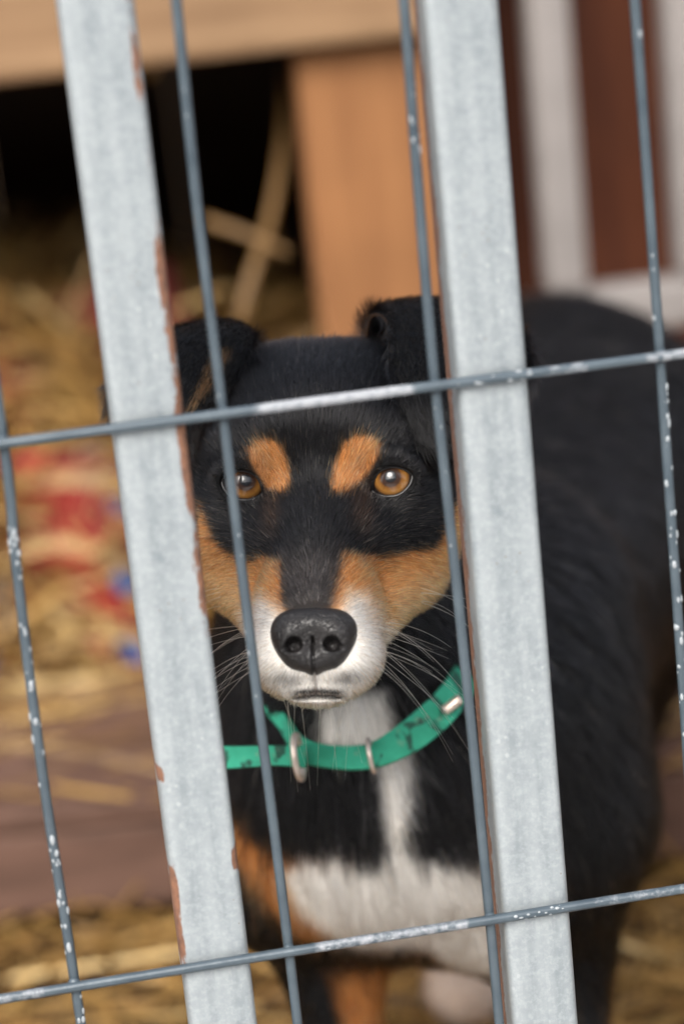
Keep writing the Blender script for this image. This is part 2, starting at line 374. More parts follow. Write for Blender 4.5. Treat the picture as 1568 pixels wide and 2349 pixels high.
straw_mesh('kennel_straw', np.stack([X, Y, heap(X, Y) + rng.uniform(-.01, .012, n)], 1), np.stack([rng.normal(0, 1, n), rng.normal(0, .7, n), rng.normal(0, .45, n)], 1), rng.uniform(.05, .15, n), rng.uniform(.0016, .0042, n), np.clip(rng.normal(.38, .25, n) + .5 * np.exp(-((X - .022) / .022) ** 2) * (Y < .95), 0, 1), 'golden straw bedding spilling inside the kennel opening')
n = 3000; X = rng.uniform(-.7, .75, n); Y = rng.uniform(.02, .62, n)
straw_mesh('ground_straw', np.stack([X, Y, rng.uniform(.0, .014, n)], 1), np.stack([rng.normal(0, 1, n), rng.normal(0, .8, n), rng.normal(0, .12, n)], 1), rng.uniform(.05, .16, n), rng.uniform(.0012, .0024, n), np.clip(rng.normal(.42, .22, n), 0, 1), 'loose straw strewn on the ground around the dog')
n = 130; X = rng.uniform(-.5, .5, n); Y = .60 - .14 * X + rng.random(n) * .2
straw_mesh('deck_straw', np.stack([X, Y, .095 + rng.uniform(0, .008, n)], 1), np.stack([rng.normal(0, 1, n), rng.normal(0, .35, n), rng.normal(0, .06, n)], 1), rng.uniform(.06, .18, n), rng.uniform(.0012, .0024, n), np.clip(rng.normal(.6, .2, n), 0, 1), 'thin scatter of straw on the plank deck')
# a few long stalks standing up in the doorway, each one to be told apart
def stalk(pts, r, label, tone=.14):  # low default tone paints in the shade of the kennel doorway
    P = spline(pts, 14); V, F = tube(P, np.linspace(r, r * .7, 14), 6)
    o = mesh_obj('straw_stalk', V, F, STRAW, smooth=True, origin=P[0])
    at = o.data.attributes.new('tone', 'FLOAT', 'POINT'); at.data.foreach_set('value', np.full(len(V), tone, np.float32))
    tag(o, label, 'straw stalk', 'long straw stalks in the kennel doorway')
stalk([Wp(548, 745, 1.68), Wp(575, 640, 1.68), Wp(620, 500, 1.70), Wp(648, 330, 1.72), Wp(655, 170, 1.74)], .0052, 'long upright straw stalk beside the orange post')
stalk([Wp(470, 505, 1.70), Wp(560, 535, 1.69), Wp(660, 580, 1.69)], .0042, 'short straw stalk lying across the upright one')
stalk([Wp(345, 60, 1.64), Wp(352, 120, 1.64), Wp(345, 175, 1.64)], .0055, 'stub of straw hanging down from the pale lintel', .6)
def blanket(name, u0, u1, z0, z1, ybase, label, amp=.015, seed=0, mat=BLANKET):
    nu, nv = 40, 34; V = []; UV = []
    for i in range(nu):
        for j in range(nv):
            a, b = i / (nu - 1), j / (nv - 1); x = u0 + (u1 - u0) * a; z = z0 + (z1 - z0) * b
            q = mnoise.fractal(Vector((x * 9 + seed, z * 7, seed)), 1, 2, 3)
            V.append((x + .01 * q, ybase + .10 * b ** 1.5 + amp * q + .014 * math.sin(x * 55 + 3 * b + seed), z + .012 * math.sin(x * 37 + seed))); UV.append((a, b))
    F = [(i * nv + j, (i + 1) * nv + j, (i + 1) * nv + j + 1, i * nv + j + 1) for i in range(nu - 1) for j in range(nv - 1)]
    o = mesh_obj(name, V, F, mat, smooth=True, origin=((u0 + u1) / 2, ybase, z0))
    uv = o.data.uv_layers.new(name='UVMap')
    lp = np.zeros(len(o.data.loops), np.int32); o.data.loops.foreach_get('vertex_index', lp); uv.data.foreach_set('uv', np.array(UV)[lp].ravel().astype(np.float32))
    so = o.modifiers.new('thick', 'SOLIDIFY'); so.thickness = .006
    tag(o, label, 'blanket')
blanket('blanket', -.22, .078, .095, .225, .836, 'red, cream and blue patterned blanket spilling from the kennel', seed=1.3)
blanket('cloth', -.02, .13, .25, .325, .99, 'dark red cloth lying on the straw deep in the kennel', .012, 4.1, m_plain('dull_red_cloth', (.16, .02, .016), .95, 0, .3, 40))

# ------------------------------------------------------------------ fence panel: two square tubes and welded wires
fence = empty('kennel_fence', (.11, .0, 0)); tag(fence, 'galvanised kennel fence of two square posts and grey wires before the dog', 'fence')
def sstep(a, b, x): t = np.clip((x - a) / (b - a), 0, 1); return t * t * (3 - 2 * t)
def post(x0, x1, y0, y1, rustf):
    zs = np.concatenate([[0.0], np.arange(.18, .70, .0025), [1.2]]); rb = .0032
    prof = []; pr = []
    for (cx, cy, a0) in ((x1 - rb, y1 - rb, 0), (x0 + rb, y1 - rb, 90), (x0 + rb, y0 + rb, 180), (x1 - rb, y0 + rb, 270)):
        for a in (0, 22.5, 45, 67.5, 90): prof.append((cx + rb * math.cos(rad(a0 + a)), cy + rb * math.sin(rad(a0 + a))))
    # extra points across the camera-facing face, between corner 3 and corner 4
    face = [(x0 + rb + (x1 - x0 - 2 * rb) * t, y0) for t in np.linspace(0, 1, 14)[1:-1]]
    prof = prof[:15] + face + prof[15:]
    n = len(prof); V = np.array([(x, y, z) for z in zs for x, y in prof])
    F = [(i * n + a, i * n + (a + 1) % n, (i + 1) * n + (a + 1) % n, (i + 1) * n + a) for i in range(len(zs) - 1) for a in range(n)]
    F.append(tuple(range(n))[::-1]); F.append(tuple((len(zs) - 1) * n + a for a in range(n)))
    w = fbm(V, 60, 2) * .00012; V2 = V.copy(); V2[:, 1] += w
    o = mesh_obj('post', V2, F, GALV, fence, True, origin=((x0 + x1) / 2, (y0 + y1) / 2, 0))
    at = o.data.attributes.new('rust', 'FLOAT', 'POINT'); at.data.foreach_set('value', rustf(V).astype(np.float32))
    return o
def rust_a(V):
    x, y, z = V.T
    right = sstep(.0576, .0612, x) * (.45 * sstep(.37, .395, z) + .55 * sstep(.38, .40, z) * (1 - .30 * sstep(.50, .56, z)))                 # flaked along the inner edge, upper two thirds
    right = np.maximum(right * .60, sstep(.0625, .0634, x) * sstep(.006, .010, y) * sstep(.34, .38, z) * 1.2)
    left = sstep(.0425, .0400, x) * sstep(.325, .300, z) * sstep(.245, .275, z) * .64
    left = np.maximum(left, sstep(.0425, .0400, x) * np.exp(-((z - .345) / .006) ** 2) * .70)
    low = sstep(.0595, .0615, x) * np.exp(-((z - .308) / .010) ** 2) * .72
    return np.maximum.reduce([right, left, low])
def rust_b(V):
    x, y, z = V.T
    return np.maximum(sstep(.1606, .1594, x) * sstep(.0045, .0075, y) * .80, 0)
post(.0385, .0635, .0022, .0272, rust_a)
post(.1592, .1845, .0022, .0272, rust_b)
def wire(name, pts, r, worn, drops, welds=()):
    n = 260; P = spline(pts, n); P = P + np.stack([fbm(P, 7, 2, s_) for s_ in (1.1, 2.2, 3.3)], 1) * .00022
    V, F = tube(P, r * (1 + .035 * fbm(P, 300, 2)), 12); fm = [0] * len(F)
    wv = np.repeat(worn(P), 12)
    tdir = (P[-1] - P[0]) / np.linalg.norm(P[-1] - P[0])
    ref = np.cross(tdir, [0, 1, 0]); ref /= np.linalg.norm(ref)
    allV = [V]; base = len(V); wlist = [wv]
    for (i0, i1, cnt, smin, smax) in drops:                              # zinc droplets frozen on the wire
        for _ in range(cnt):
            q = P[random.randint(int(i0 * (n - 1)), int(i1 * (n - 1)))]
            a = random.uniform(-1.25, 1.25); nrm = -np.array([0, 1, 0]) * math.cos(a) + ref * math.sin(a)
            s_ = random.uniform(smin, smax) * random.choice((.6, 1, 1)); c = q + nrm * (r * .93)
            bm = bmesh.new(); bmesh.ops.create_icosphere(bm, subdivisions=2, radius=1)
            el = random.uniform(1.0, 1.9)
            for v in bm.verts:
                p = np.array(v.co) * (1 + .25 * mnoise.noise(v.co * 1.7 + Vector((c[2] * 900, 0, 0))))
                at_, an_, ao_ = p @ tdir, p @ nrm, p @ np.cross(tdir, nrm)
                v.co = Vector(c + tdir * at_ * s_ * el + nrm * an_ * s_ * .45 + np.cross(tdir, nrm) * ao_ * s_ * .8)
            allV.append(np.array([tuple(v.co) for v in bm.verts])); bm.verts.index_update()
            F += [tuple(v.index + base for v in f.verts) for f in bm.faces]; fm += [1] * len(bm.faces)
            wlist.append(np.zeros(len(bm.verts))); base += len(bm.verts); bm.free()
    for q in welds:                                                      # weld nuggets where the wires cross
        bm = bmesh.new(); bmesh.ops.create_icosphere(bm, subdivisions=2, radius=.0021)
        for v in bm.verts: v.co = Vector(np.array(v.co) * np.array([1.15, .8, 1.25]) * (1 + .2 * mnoise.noise(v.co * 900 + Vector(q) * 50)) + np.array(q))
        allV.append(np.array([tuple(v.co) for v in bm.verts])); bm.verts.index_update()
        F += [tuple(v.index + base for v in f.verts) for f in bm.faces]; fm += [0] * len(bm.faces)
        wlist.append(np.full(len(bm.verts), .25)); base += len(bm.verts); bm.free()
    V = np.concatenate(allV)
    o = mesh_obj(name, V, F, [WIRE, ZINC], fence, True, fm, origin=P[0])
    at = o.data.attributes.new('worn', 'FLOAT', 'POINT'); at.data.foreach_set('value', np.concatenate(wlist).astype(np.float32))
    return o
W0 = lambda P: np.full(len(P), .0)
vy = .0034
def vwire(pts, drops, worn=W0): wire('vertical_wire', [(x, vy, z) for x, z in pts], .00188, worn, drops, [(np.interp(z, [p[1] for p in pts], [p[0] for p in pts]), .0016, z) for z in (.4744, .2692)])
vwire([(.0, .0), (-.0008, .25), (-.0018, .347), (-.0004, .43), (.0012, .48), (.001, .7)], [(.15, .68, 58, .0005, .0012)])
vwire([(.0778, 0), (.0783, .238), (.0774, .368), (.0768, .474), (.0762, .542), (.0773, .615), (.0778, .7)], [(.3, .62, 14, .0003, .0006), (.62, .95, 5, .0004, .0008)])
vwire([(.1545, 0), (.1541, .224), (.153, .39), (.1513, .48), (.1517, .55), (.1525, .606), (.153, .7)], [(.3, .5, 6, .0003, .0005), (.68, .76, 10, .0004, .0009)])
vwire([(.2335, 0), (.2332, .25), (.2330, .338), (.2322, .474), (.2312, .598), (.2305, .7)], [(.25, .66, 70, .0004, .0012), (.68, .95, 5, .0005, .0009)])
wire('horizontal_wire', [(-.3, 0, .4738), (.0, 0, .4743), (.0768, 0, .4745), (.1512, 0, .4747), (.2323, 0, .4746), (.5, 0, .475)], .00188,
     lambda P: (.20 + .55 * (sstep(.083, .092, P[:, 0]) - sstep(.140, .146, P[:, 0])) + .28 * (sstep(.185, .19, P[:, 0]) - sstep(.205, .208, P[:, 0])) + .35 * sstep(.222, .228, P[:, 0])), [(.62, .72, 12, .0004, .0008)])
wire('horizontal_wire', [(-.3, 0, .268), (-.03, 0, .2684), (.0767, 0, .2693), (.1536, 0, .2695), (.2289, 0, .2699), (.5, 0, .27)], .00188,
     lambda P: (.08 + .5 * (sstep(.086, .088, P[:, 0]) - sstep(.144, .147, P[:, 0])) + .45 * (1 - sstep(-.012, -.008, P[:, 0])) + .36 * sstep(.19, .195, P[:, 0])), [(.62, .72, 16, .0004, .0008), (.40, .58, 8, .0003, .0005)])

# ------------------------------------------------------------------ the dog: one implicit body, polygonised, then ears joined to the same mesh
HO = K(726, 1106, .93)                                       # head frame: origin between the eyes, x across, y up, z out of the face
def rot(yaw, pitch, roll):
    cy, sy = math.cos(yaw), math.sin(yaw); cp, sp = math.cos(pitch), math.sin(pitch); cr, sr = math.cos(roll), math.sin(roll)
    Ry = np.array([[cy, 0, sy], [0, 1, 0], [-sy, 0, cy]]); Rx = np.array([[1, 0, 0], [0, cp, -sp], [0, sp, cp]]); Rz = np.array([[cr, -sr, 0], [sr, cr, 0], [0, 0, 1]])
    return Rz @ Ry @ Rx
HR = rot(rad(-2.5), 0, rad(1.4))
def h2k(p): return HO + np.asarray(p) @ HR.T
def k2h(p): return (np.asarray(p) - HO) @ HR
def H(px, py, D): return k2h(K(px, py, D))
def h2w(p): return k2w(h2k(p))
def w2h(p): return k2h((np.asarray(p) - CAM) @ RK)
mm = lambda *a: np.array(a) * .001

NOSE_C = mm(0.0, -57.0, 48)
EYE_R = .0105
EYES = {s: mm(s * 29.0, 0, -10.2) for s in (-1, 1)}
# eyelid opening around the eye's axis (x outward from the nose), millimetres
AP = np.array([(-7.6, -4.0), (-4.8, -5.3), (-1, -5.9), (2.6, -5.2), (5.2, -3.3), (7.1, -.2), (7.5, 1.6), (5.7, 3.3), (2.8, 4.5), (.3, 4.9), (-2.6, 4.4), (-5.2, 2.9), (-6.8, .7), (-7.3, -1.2)]) * .001
AP_T = np.arctan2(AP[:, 1], AP[:, 0]); AP_R = np.hypot(AP[:, 0], AP[:, 1]) * 1.05; o_ = np.argsort(AP_T); AP_T, AP_R = AP_T[o_], AP_R[o_]
def ap_r(th): return np.interp(th, np.concatenate([AP_T - 2 * np.pi, AP_T, AP_T + 2 * np.pi]), np.tile(AP_R, 3))
def eye_q(P, s):                                             # <1 inside the opening
    d = P - EYES[s]; return np.hypot(d[..., 0], d[..., 1]) / ap_r(np.arctan2(d[..., 1], d[..., 0] * s)), d[..., 2]

fine = .00125
def axis(lo, f0, f1, hi, cs): return np.concatenate([np.arange(lo, f0, cs), np.arange(f0, f1, fine), np.arange(f1, hi, cs)])
GX = axis(-.20, -.064, .066, .34, .0065); GY = axis(-.56, -.094, .064, .12, .0065); GZ = axis(-.80, -.085, .066, .075, .0065)
FLD = np.full((len(GX), len(GY), len(GZ)), .08, np.float32)
def region(c, r):
    out = []
    for A, i in ((GX, 0), (GY, 1), (GZ, 2)):
        a = np.searchsorted(A, c[i] - r[i]); b = np.searchsorted(A, c[i] + r[i]); out.append(slice(max(a - 1, 0), min(b + 1, len(A))))
    return tuple(out)
def pts(sl):
    X, Y, Z = np.meshgrid(GX[sl[0]].astype(np.float32), GY[sl[1]].astype(np.float32), GZ[sl[2]].astype(np.float32), indexing='ij'); return X, Y, Z
def smin(sl, d, k_):
    a = FLD[sl]; h = np.maximum(k_ - np.abs(a - d), 0) / k_; FLD[sl] = np.minimum(a, d) - h * h * k_ * .25
def ell(c, r, k_=.01, axes=None):
    c = np.asarray(c); r = np.asarray(r); m = max(r) if axes is not None else 0
    sl = region(c, (np.full(3, m) if axes is not None else r) + k_ + .012); X, Y, Z = pts(sl); X = X - c[0]; Y = Y - c[1]; Z = Z - c[2]
    if axes is not None:
        A = np.asarray(axes); X, Y, Z = X * A[0, 0] + Y * A[0, 1] + Z * A[0, 2], X * A[1, 0] + Y * A[1, 1] + Z * A[1, 2], X * A[2, 0] + Y * A[2, 1] + Z * A[2, 2]
    k0 = np.sqrt((X / r[0]) ** 2 + (Y / r[1]) ** 2 + (Z / r[2]) ** 2); k1 = np.sqrt((X / r[0] ** 2) ** 2 + (Y / r[1] ** 2) ** 2 + (Z / r[2] ** 2) ** 2) + 1e-9
    smin(sl, (k0 * (k0 - 1) / k1).astype(np.float32), k_)
def cone(a, b, ra, rb, k_=.01):
    a = np.asarray(a); b = np.asarray(b); m = max(ra, rb) + k_ + .012
    sl = region((a + b) / 2, np.abs(b - a) / 2 + m); X, Y, Z = pts(sl); ab = b - a
    t = np.clip(((X - a[0]) * ab[0] + (Y - a[1]) * ab[1] + (Z - a[2]) * ab[2]) / (ab @ ab), 0, 1)
    d = np.sqrt((X - a[0] - t * ab[0]) ** 2 + (Y - a[1] - t * ab[1]) ** 2 + (Z - a[2] - t * ab[2]) ** 2) - (ra + (rb - ra) * t)
    smin(sl, d.astype(np.float32), k_)
# skull and face (millimetres in the head frame)
ell(mm(0, 18, -60), mm(44, 39, 50), .012)                    # cranium
for s in (-1, 1): ell(mm(s * 22, 25.5, -56), mm(24, 25, 34), .016)   # broad flat top of the skull
ell(mm(0, 14, -26), mm(36, 27, 29), .014)                    # forehead
cone(mm(0, -14, -8), mm(0, -54, 36), .0195, .0145, .012)     # bridge of the muzzle
for s in (-1, 1):
    cone(mm(s * 17, 14, -12), mm(s * 31, 14, -19), .0125, .0115, .012)   # brow ridge
    ell(mm(s * 34, -16, -38), mm(21, 29, 28), .014)          # cheek
    cone(mm(s * 16, -22, -4), mm(s * 38, -14, -24), .0135, .014, .012)   # cheekbone under the eye
    cone(mm(s * 30, -38, -30), mm(s * 10, -60, 12), .0140, .0115, .014)   # jaw
    cone(mm(s * 8.5, -46, 16), mm(s * 8.5, -62, 31), .0145, .0140, .010)   # flews
    ell(mm(s * 9.0, -66.5, 30), mm(13.8, 13.0, 18), .008)
    ell(mm(s * 38, 6, -48), mm(15, 22, 22), .014)            # temple
ell(mm(0, -75.5, 27), mm(13.0, 6.8, 15.5), .005)             # chin
cone(mm(0, -60, -20), mm(0, -70, 20), .018, .010, .012)      # under-jaw
ell(mm(0, -54, 36), mm(14, 12, 10), .008)                    # under the nose leather
# neck, chest, barrel, legs
cone(H(735, 1180, 1.05), H(840, 1640, 1.09), .049, .056, .03)
cone(H(840, 1640, 1.09), H(880, 1830, 1.125), .057, .066, .03)
ell(H(880, 1830, 1.12), np.array([.071, .062, .070]), .03)   # forechest
cone(H(960, 1620, 1.14), H(1235, 1160, 1.46), .085, .112, .06)   # barrel
ell(H(1260, 1130, 1.48), np.array([.112, .112, .11]), .05)   # rump
cone(H(1090, 1420, 1.16), H(1230, 1880, 1.14), .070, .052, .04)  # near shoulder
cone(H(1220, 1850, 1.14), H(1262, 2140, 1.155), .046, .027, .03)
def ground_h(px, D, z):                                      # head-frame point at height z above the ground
    a, b = Wp(px, 1000, D), Wp(px, 3000, D); t = (z - a[2]) / (b[2] - a[2]); return w2h(a + (b - a) * t)
cone(H(1262, 2140, 1.155), ground_h(1350, 1.15, .035), .026, .0165, .02)
ell(ground_h(1350, 1.135, .018), np.array([.021, .020, .030]), .012)
cone(H(660, 1760, 1.13), H(640, 1960, 1.12), .046, .036, .03)     # far shoulder and foreleg
cone(H(640, 1960, 1.12), H(765, 2230, 1.14), .033, .019, .02)
cone(H(765, 2230, 1.14), ground_h(860, 1.14, .035), .019, .0165, .02)
ell(ground_h(860, 1.12, .018), np.array([.021, .020, .030]), .012)
cone(H(960, 2000, 1.13), H(1130, 2060, 1.13), .028, .030, .03)    # between the forelegs
cone(H(1300, 1480, 1.46), H(1320, 1900, 1.50), .070, .036, .04)   # hind leg, near side: thigh, shank, paw
cone(H(1320, 1900, 1.50), ground_h(1370, 1.52, .05), .033, .018, .02)
ell(ground_h(1360, 1.47, .018), np.array([.02, .018, .034]), .012)
cone(H(1080, 1700, 1.42), H(1085, 2000, 1.45), .065, .036, .04)   # hind leg, far side: its paw shows between the forelegs
cone(H(1085, 2000, 1.45), H(1085, 2250, 1.44), .032, .021, .02)
hp = ground_h(1080, 1.365, .024)
cone(H(1085, 2250, 1.44), hp + np.array([0, 0, -.01]), .021, .019, .015)
ell(hp, np.array([.026, .023, .034]), .012)
# eyelids
for s in (-1, 1):
    c = EYES[s]; ell(c, np.full(3, EYE_R + .0021), .006)
    for a, b in ((mm(s * 21.5, 3.2, -1.6), mm(s * 26, 6.6, .1)), (mm(s * 26, 6.6, .1), mm(s * 31.5, 6.8, .0)), (mm(s * 31.5, 6.8, .0), mm(s * 37.5, 3.6, -2.6))): cone(a, b, .0028, .0028, .004)   # heavy upper lid
    sl = region(c + mm(0, 0, 8), mm(13, 12, 14)); X, Y, Z = pts(sl); P = np.stack([X, Y, Z], -1); q, dz = eye_q(P, s)
    cut = np.maximum((q - 1.06) * .0065, -(dz - .001)); FLD[sl] = np.maximum(FLD[sl], -cut.astype(np.float32))
# mouth line: a shallow groove round the muzzle between lip and chin
sl = region(mm(0, -75, 30), mm(30, 12, 34)); X, Y, Z = pts(sl)
zc = -.0788 - np.abs(X) * .10 + (Z - .045) * .06
gr = np.abs(Y - zc) - .0011 + np.clip(np.abs(X) - .006, 0, 1) * .25
shell = np.abs(FLD[sl]) - .0018
FLD[sl] = np.maximum(FLD[sl], -np.maximum(gr, shell))

# hollow behind the nose leather, so that the nostrils open on darkness
sl = region(NOSE_C + mm(0, 0, 3), mm(14, 12, 10)); X, Y, Z = pts(sl)
q = np.sqrt(((X - NOSE_C[0]) / .0118) ** 2 + ((Y - NOSE_C[1]) / .0095) ** 2 + ((Z - NOSE_C[2] - .003) / .0075) ** 2)
FLD[sl] = np.maximum(FLD[sl], ((1 - q) * .008).astype(np.float32))

def surface_nets(Fd, A, B, C_):
    S = Fd < 0; n0, n1, n2 = Fd.shape
    cnt = np.zeros((n0 - 1, n1 - 1, n2 - 1), np.uint8)
    for i in (0, 1):
        for j in (0, 1):
            for k_ in (0, 1): cnt += S[i:n0 - 1 + i, j:n1 - 1 + j, k_:n2 - 1 + k_]
    act = (cnt > 0) & (cnt < 8); I, J, Kk = np.nonzero(act); idx = np.full(act.shape, -1, np.int64); idx[I, J, Kk] = np.arange(len(I))
    acc = np.zeros((len(I), 3)); num = np.zeros(len(I))
    cor = [(a, b, c) for a in (0, 1) for b in (0, 1) for c in (0, 1)]
    for a in cor:
        for d in range(3):
            if a[d]: continue
            b = list(a); b[d] = 1
            fa = Fd[I + a[0], J + a[1], Kk + a[2]]; fb = Fd[I + b[0], J + b[1], Kk + b[2]]; m = (fa < 0) != (fb < 0)
            t = np.where(m, fa / np.where(m, fa - fb, 1), 0)
            pa = np.stack([A[I + a[0]], B[J + a[1]], C_[Kk + a[2]]], 1); pb = np.stack([A[I + b[0]], B[J + b[1]], C_[Kk + b[2]]], 1)
            acc[m] += (pa + (pb - pa) * t[:, None])[m]; num += m
    V = acc / num[:, None]; Q = []
    for ax in range(3):
        s0 = [slice(None)] * 3; s1 = [slice(None)] * 3; s0[ax] = slice(0, -1); s1[ax] = slice(1, None)
        ch = S[tuple(s0)] != S[tuple(s1)]; i, j, k_ = np.nonzero(ch); e = np.stack([i, j, k_], 1)
        o1, o2 = [(1, 2), (2, 0), (0, 1)][ax]
        ok = (e[:, o1] > 0) & (e[:, o2] > 0) & (e[:, o1] < Fd.shape[o1] - 1) & (e[:, o2] < Fd.shape[o2] - 1); e = e[ok]
        q = []
        for d1, d2 in ((-1, -1), (0, -1), (0, 0), (-1, 0)):
            c = e.copy(); c[:, o1] += d1; c[:, o2] += d2; q.append(idx[c[:, 0], c[:, 1], c[:, 2]])
        q = np.stack(q, 1); fl = ~S[e[:, 0], e[:, 1], e[:, 2]]; q[fl] = q[fl][:, ::-1]; Q.append(q)
    return V, np.concatenate(Q)
BV, BQ = surface_nets(FLD, GX, GY, GZ)
def vnormals(V, Q):
    N = np.zeros_like(V)
    for q in ((0, 1, 2), (0, 2, 3)):
        a, b, c = (V[Q[:, i]] for i in q); n = np.cross(b - a, c - a)
        for i in q: np.add.at(N, Q[:, i], n)
    return N / (np.linalg.norm(N, axis=1)[:, None] + 1e-12)
def relax(V, Q, it, w):
    E_ = np.concatenate([Q[:, [0, 1]], Q[:, [1, 2]], Q[:, [2, 3]], Q[:, [3, 0]]]); E_ = np.concatenate([E_, E_[:, ::-1]])
    for _ in range(it):
        A = np.zeros_like(V); c = np.zeros(len(V)); np.add.at(A, E_[:, 0], V[E_[:, 1]]); np.add.at(c, E_[:, 0], 1); V = V + w * (A / c[:, None] - V)
    return V
BV = relax(BV, BQ, 3, .4)
BN = vnormals(BV, BQ)

# ears: folded leather, seven rows of measured points from base to tip, inner edge first
EAR = {1: [[(852, 850, .990), (900, 862, .990), (960, 880, 1.0), (1020, 920, 1.0), (1060, 980, 1.0)],
           [(838, 775, .988), (893, 775, 1.004), (980, 785, 1.014), (1080, 820, 1.015), (1130, 890, 1.01)],
           [(852, 722, .978), (905, 704, .990), (1010, 700, .998), (1110, 722, .998), (1185, 785, .99)],
           [(888, 742, .962), (945, 726, .966), (1040, 728, .970), (1140, 760, .972), (1212, 815, .978)],
           [(895, 870, .944), (960, 870, .939), (1050, 870, .943), (1140, 868, .957), (1220, 868, .972)],
           [(935, 975, .939), (985, 990, .936), (1050, 995, .941), (1110, 975, .958), (1175, 935, .972)],
           [(992, 1030, .939), (1015, 1040, .938), (1048, 1040, .943), (1080, 1030, .957), (1118, 1008, .966)]],
       -1: [[(575, 862, .990), (540, 872, .988), (490, 890, .995), (440, 930, 1.0), (400, 990, 1.0)],
            [(584, 812, .986), (556, 800, 1.002), (500, 800, 1.014), (420, 830, 1.015), (350, 890, 1.01)],
            [(580, 778, .976), (548, 752, .982), (495, 746, .990), (410, 762, .990), (315, 805, .988)],
            [(580, 800, .966), (545, 772, .966), (480, 768, .967), (390, 790, .966), (285, 835, .972)],
            [(548, 846, .960), (510, 850, .957), (430, 858, .953), (335, 868, .957), (252, 890, .970)],
            [(452, 945, .956), (430, 955, .952), (390, 962, .950), (320, 952, .957), (248, 932, .970)],
            [(425, 1035, .955), (405, 1036, .952), (370, 1030, .953), (320, 1002, .959), (268, 965, .967)]]}
def cr_rows(P, n):                                           # Catmull-Rom along the first axis
    return spline(P.reshape(P.shape[0], -1), n).reshape(n, *P.shape[1:])
ear_parts = []
for s in (-1, 1):
    P = np.array([[H(*q) for q in row] for row in EAR[s]])
    P = cr_rows(P, 44); P = np.swapaxes(cr_rows(np.swapaxes(P, 0, 1), 30), 0, 1)
    nv, nu = P.shape[:2]
    dv = np.gradient(P, axis=0); du = np.gradient(P, axis=1); nn = np.cross(du, dv); nn /= np.linalg.norm(nn, axis=2)[..., None] + 1e-12
    if s == -1: nn = -nn
    # nn now points to the hairy back of the ear (front of the hanging flap)?  make it so
    if nn[30, 15, 2] < 0: nn = -nn
    edge = np.minimum(np.minimum(np.arange(nu), np.arange(nu)[::-1])[None, :] / 4., (np.arange(nv)[::-1] / 4.)[:, None]).clip(0.12, 1) ** .5
    th = .0016 * edge[..., None]
    top, bot = P + nn * th, P - nn * th
    V = np.concatenate([top.reshape(-1, 3), bot.reshape(-1, 3)]); n_ = nv * nu; Q = []
    for i in range(nv - 1):
        for j in range(nu - 1):
            a, b, c, d = i * nu + j, i * nu + j + 1, (i + 1) * nu + j + 1, (i + 1) * nu + j
            Q += [(a, b, c, d), (n_ + d, n_ + c, n_ + b, n_ + a)]
    bd = [(i, 0) for i in range(nv)] + [(nv - 1, j) for j in range(1, nu)] + [(i, nu - 1) for i in range(nv - 2, -1, -1)] + [(0, j) for j in range(nu - 2, 0, -1)]
    bd = [i * nu + j for i, j in bd]
    for a, b in zip(bd, bd[1:] + bd[:1]): Q.append((a, n_ + a, n_ + b, b))
    Q = np.array(Q); 
    N0 = vnormals(V, Q)
    if (N0[:n_] * nn.reshape(-1, 3)).sum() < 0: Q = Q[:, ::-1]
    dirv = np.tile((dv / (np.linalg.norm(dv, axis=2)[..., None] + 1e-12)).reshape(-1, 3), (2, 1))
    back = np.concatenate([np.ones(n_), np.zeros(n_)])
    vrow = np.tile(np.repeat(np.arange(nv) / (nv - 1), nu), 2); ucol = np.tile(np.tile(np.arange(nu) / (nu - 1), nv), 2)
    ear_parts.append((V, Q, dirv, back, vrow, ucol))

# ---- coat colours by region (polygons measured on the face, in the head frame)
def poly_sd(P, poly):                                        # signed distance, inside negative
    x, y = P[:, 0], P[:, 1]; d = np.full(len(P), 1e9); ins = np.zeros(len(P), bool); n = len(poly)
    for i in range(n):
        a, b = poly[i], poly[(i + 1) % n]; e = b - a; w = P - a
        t = np.clip((w @ e) / (e @ e), 0, 1); d = np.minimum(d, np.hypot(w[:, 0] - e[0] * t, w[:, 1] - e[1] * t))
        c = (a[1] > y) != (b[1] > y); ins ^= c & (x < (b[0] - a[0]) * (y - a[1]) / (b[1] - a[1] + 1e-15) + a[0])
    return np.where(ins, -d, d)
def PL(lst, D): return np.array([H(x, y, D)[:2] for x, y in lst])
BROW = [PL([(560, 1026), (580, 1006), (612, 1000), (645, 1012), (664, 1048), (673, 1092), (670, 1124), (645, 1135), (612, 1124), (590, 1090), (572, 1056)], .936),
        PL([(880, 1014), (856, 996), (818, 992), (786, 1014), (764, 1065), (755, 1112), (770, 1136), (806, 1130), (846, 1092), (870, 1052)], .936)]
LOW = PL([(440, 1150), (462, 1200), (480, 1245), (510, 1268), (560, 1290), (600, 1276), (648, 1284), (652, 1340), (662, 1385), (712, 1400), (768, 1380), (780, 1320), (790, 1264), (830, 1272), (880, 1279), (940, 1266), (1000, 1262), (1028, 1208), (1040, 1165), (1085, 1130), (1180, 1700), (380, 1700)], .92)
WHT = PL([(505, 1470), (538, 1405), (585, 1366), (622, 1384), (650, 1402), (780, 1398), (798, 1354), (842, 1360), (866, 1405), (888, 1448), (930, 1475), (960, 1700), (480, 1700)], .890)
BRIDGE = PL([(640, 1240), (800, 1240), (790, 1300), (775, 1360), (760, 1400), (665, 1400), (650, 1350), (640, 1300)], .90)
THROAT = PL([(745, 1600), (885, 1590), (900, 1660), (905, 1725), (730, 1725), (735, 1660)], 1.02)
CHEST_W = PL([(870, 1700), (945, 1700), (943, 1850), (922, 1930), (950, 1968), (1060, 1990), (1160, 2015), (1200, 2085), (1150, 2110), (1160, 2300), (1050, 2300), (975, 2200), (800, 2200), (690, 2120), (640, 2015), (700, 1978), (785, 1965), (835, 1998), (872, 1995), (895, 1945), (888, 1850)], 1.06)
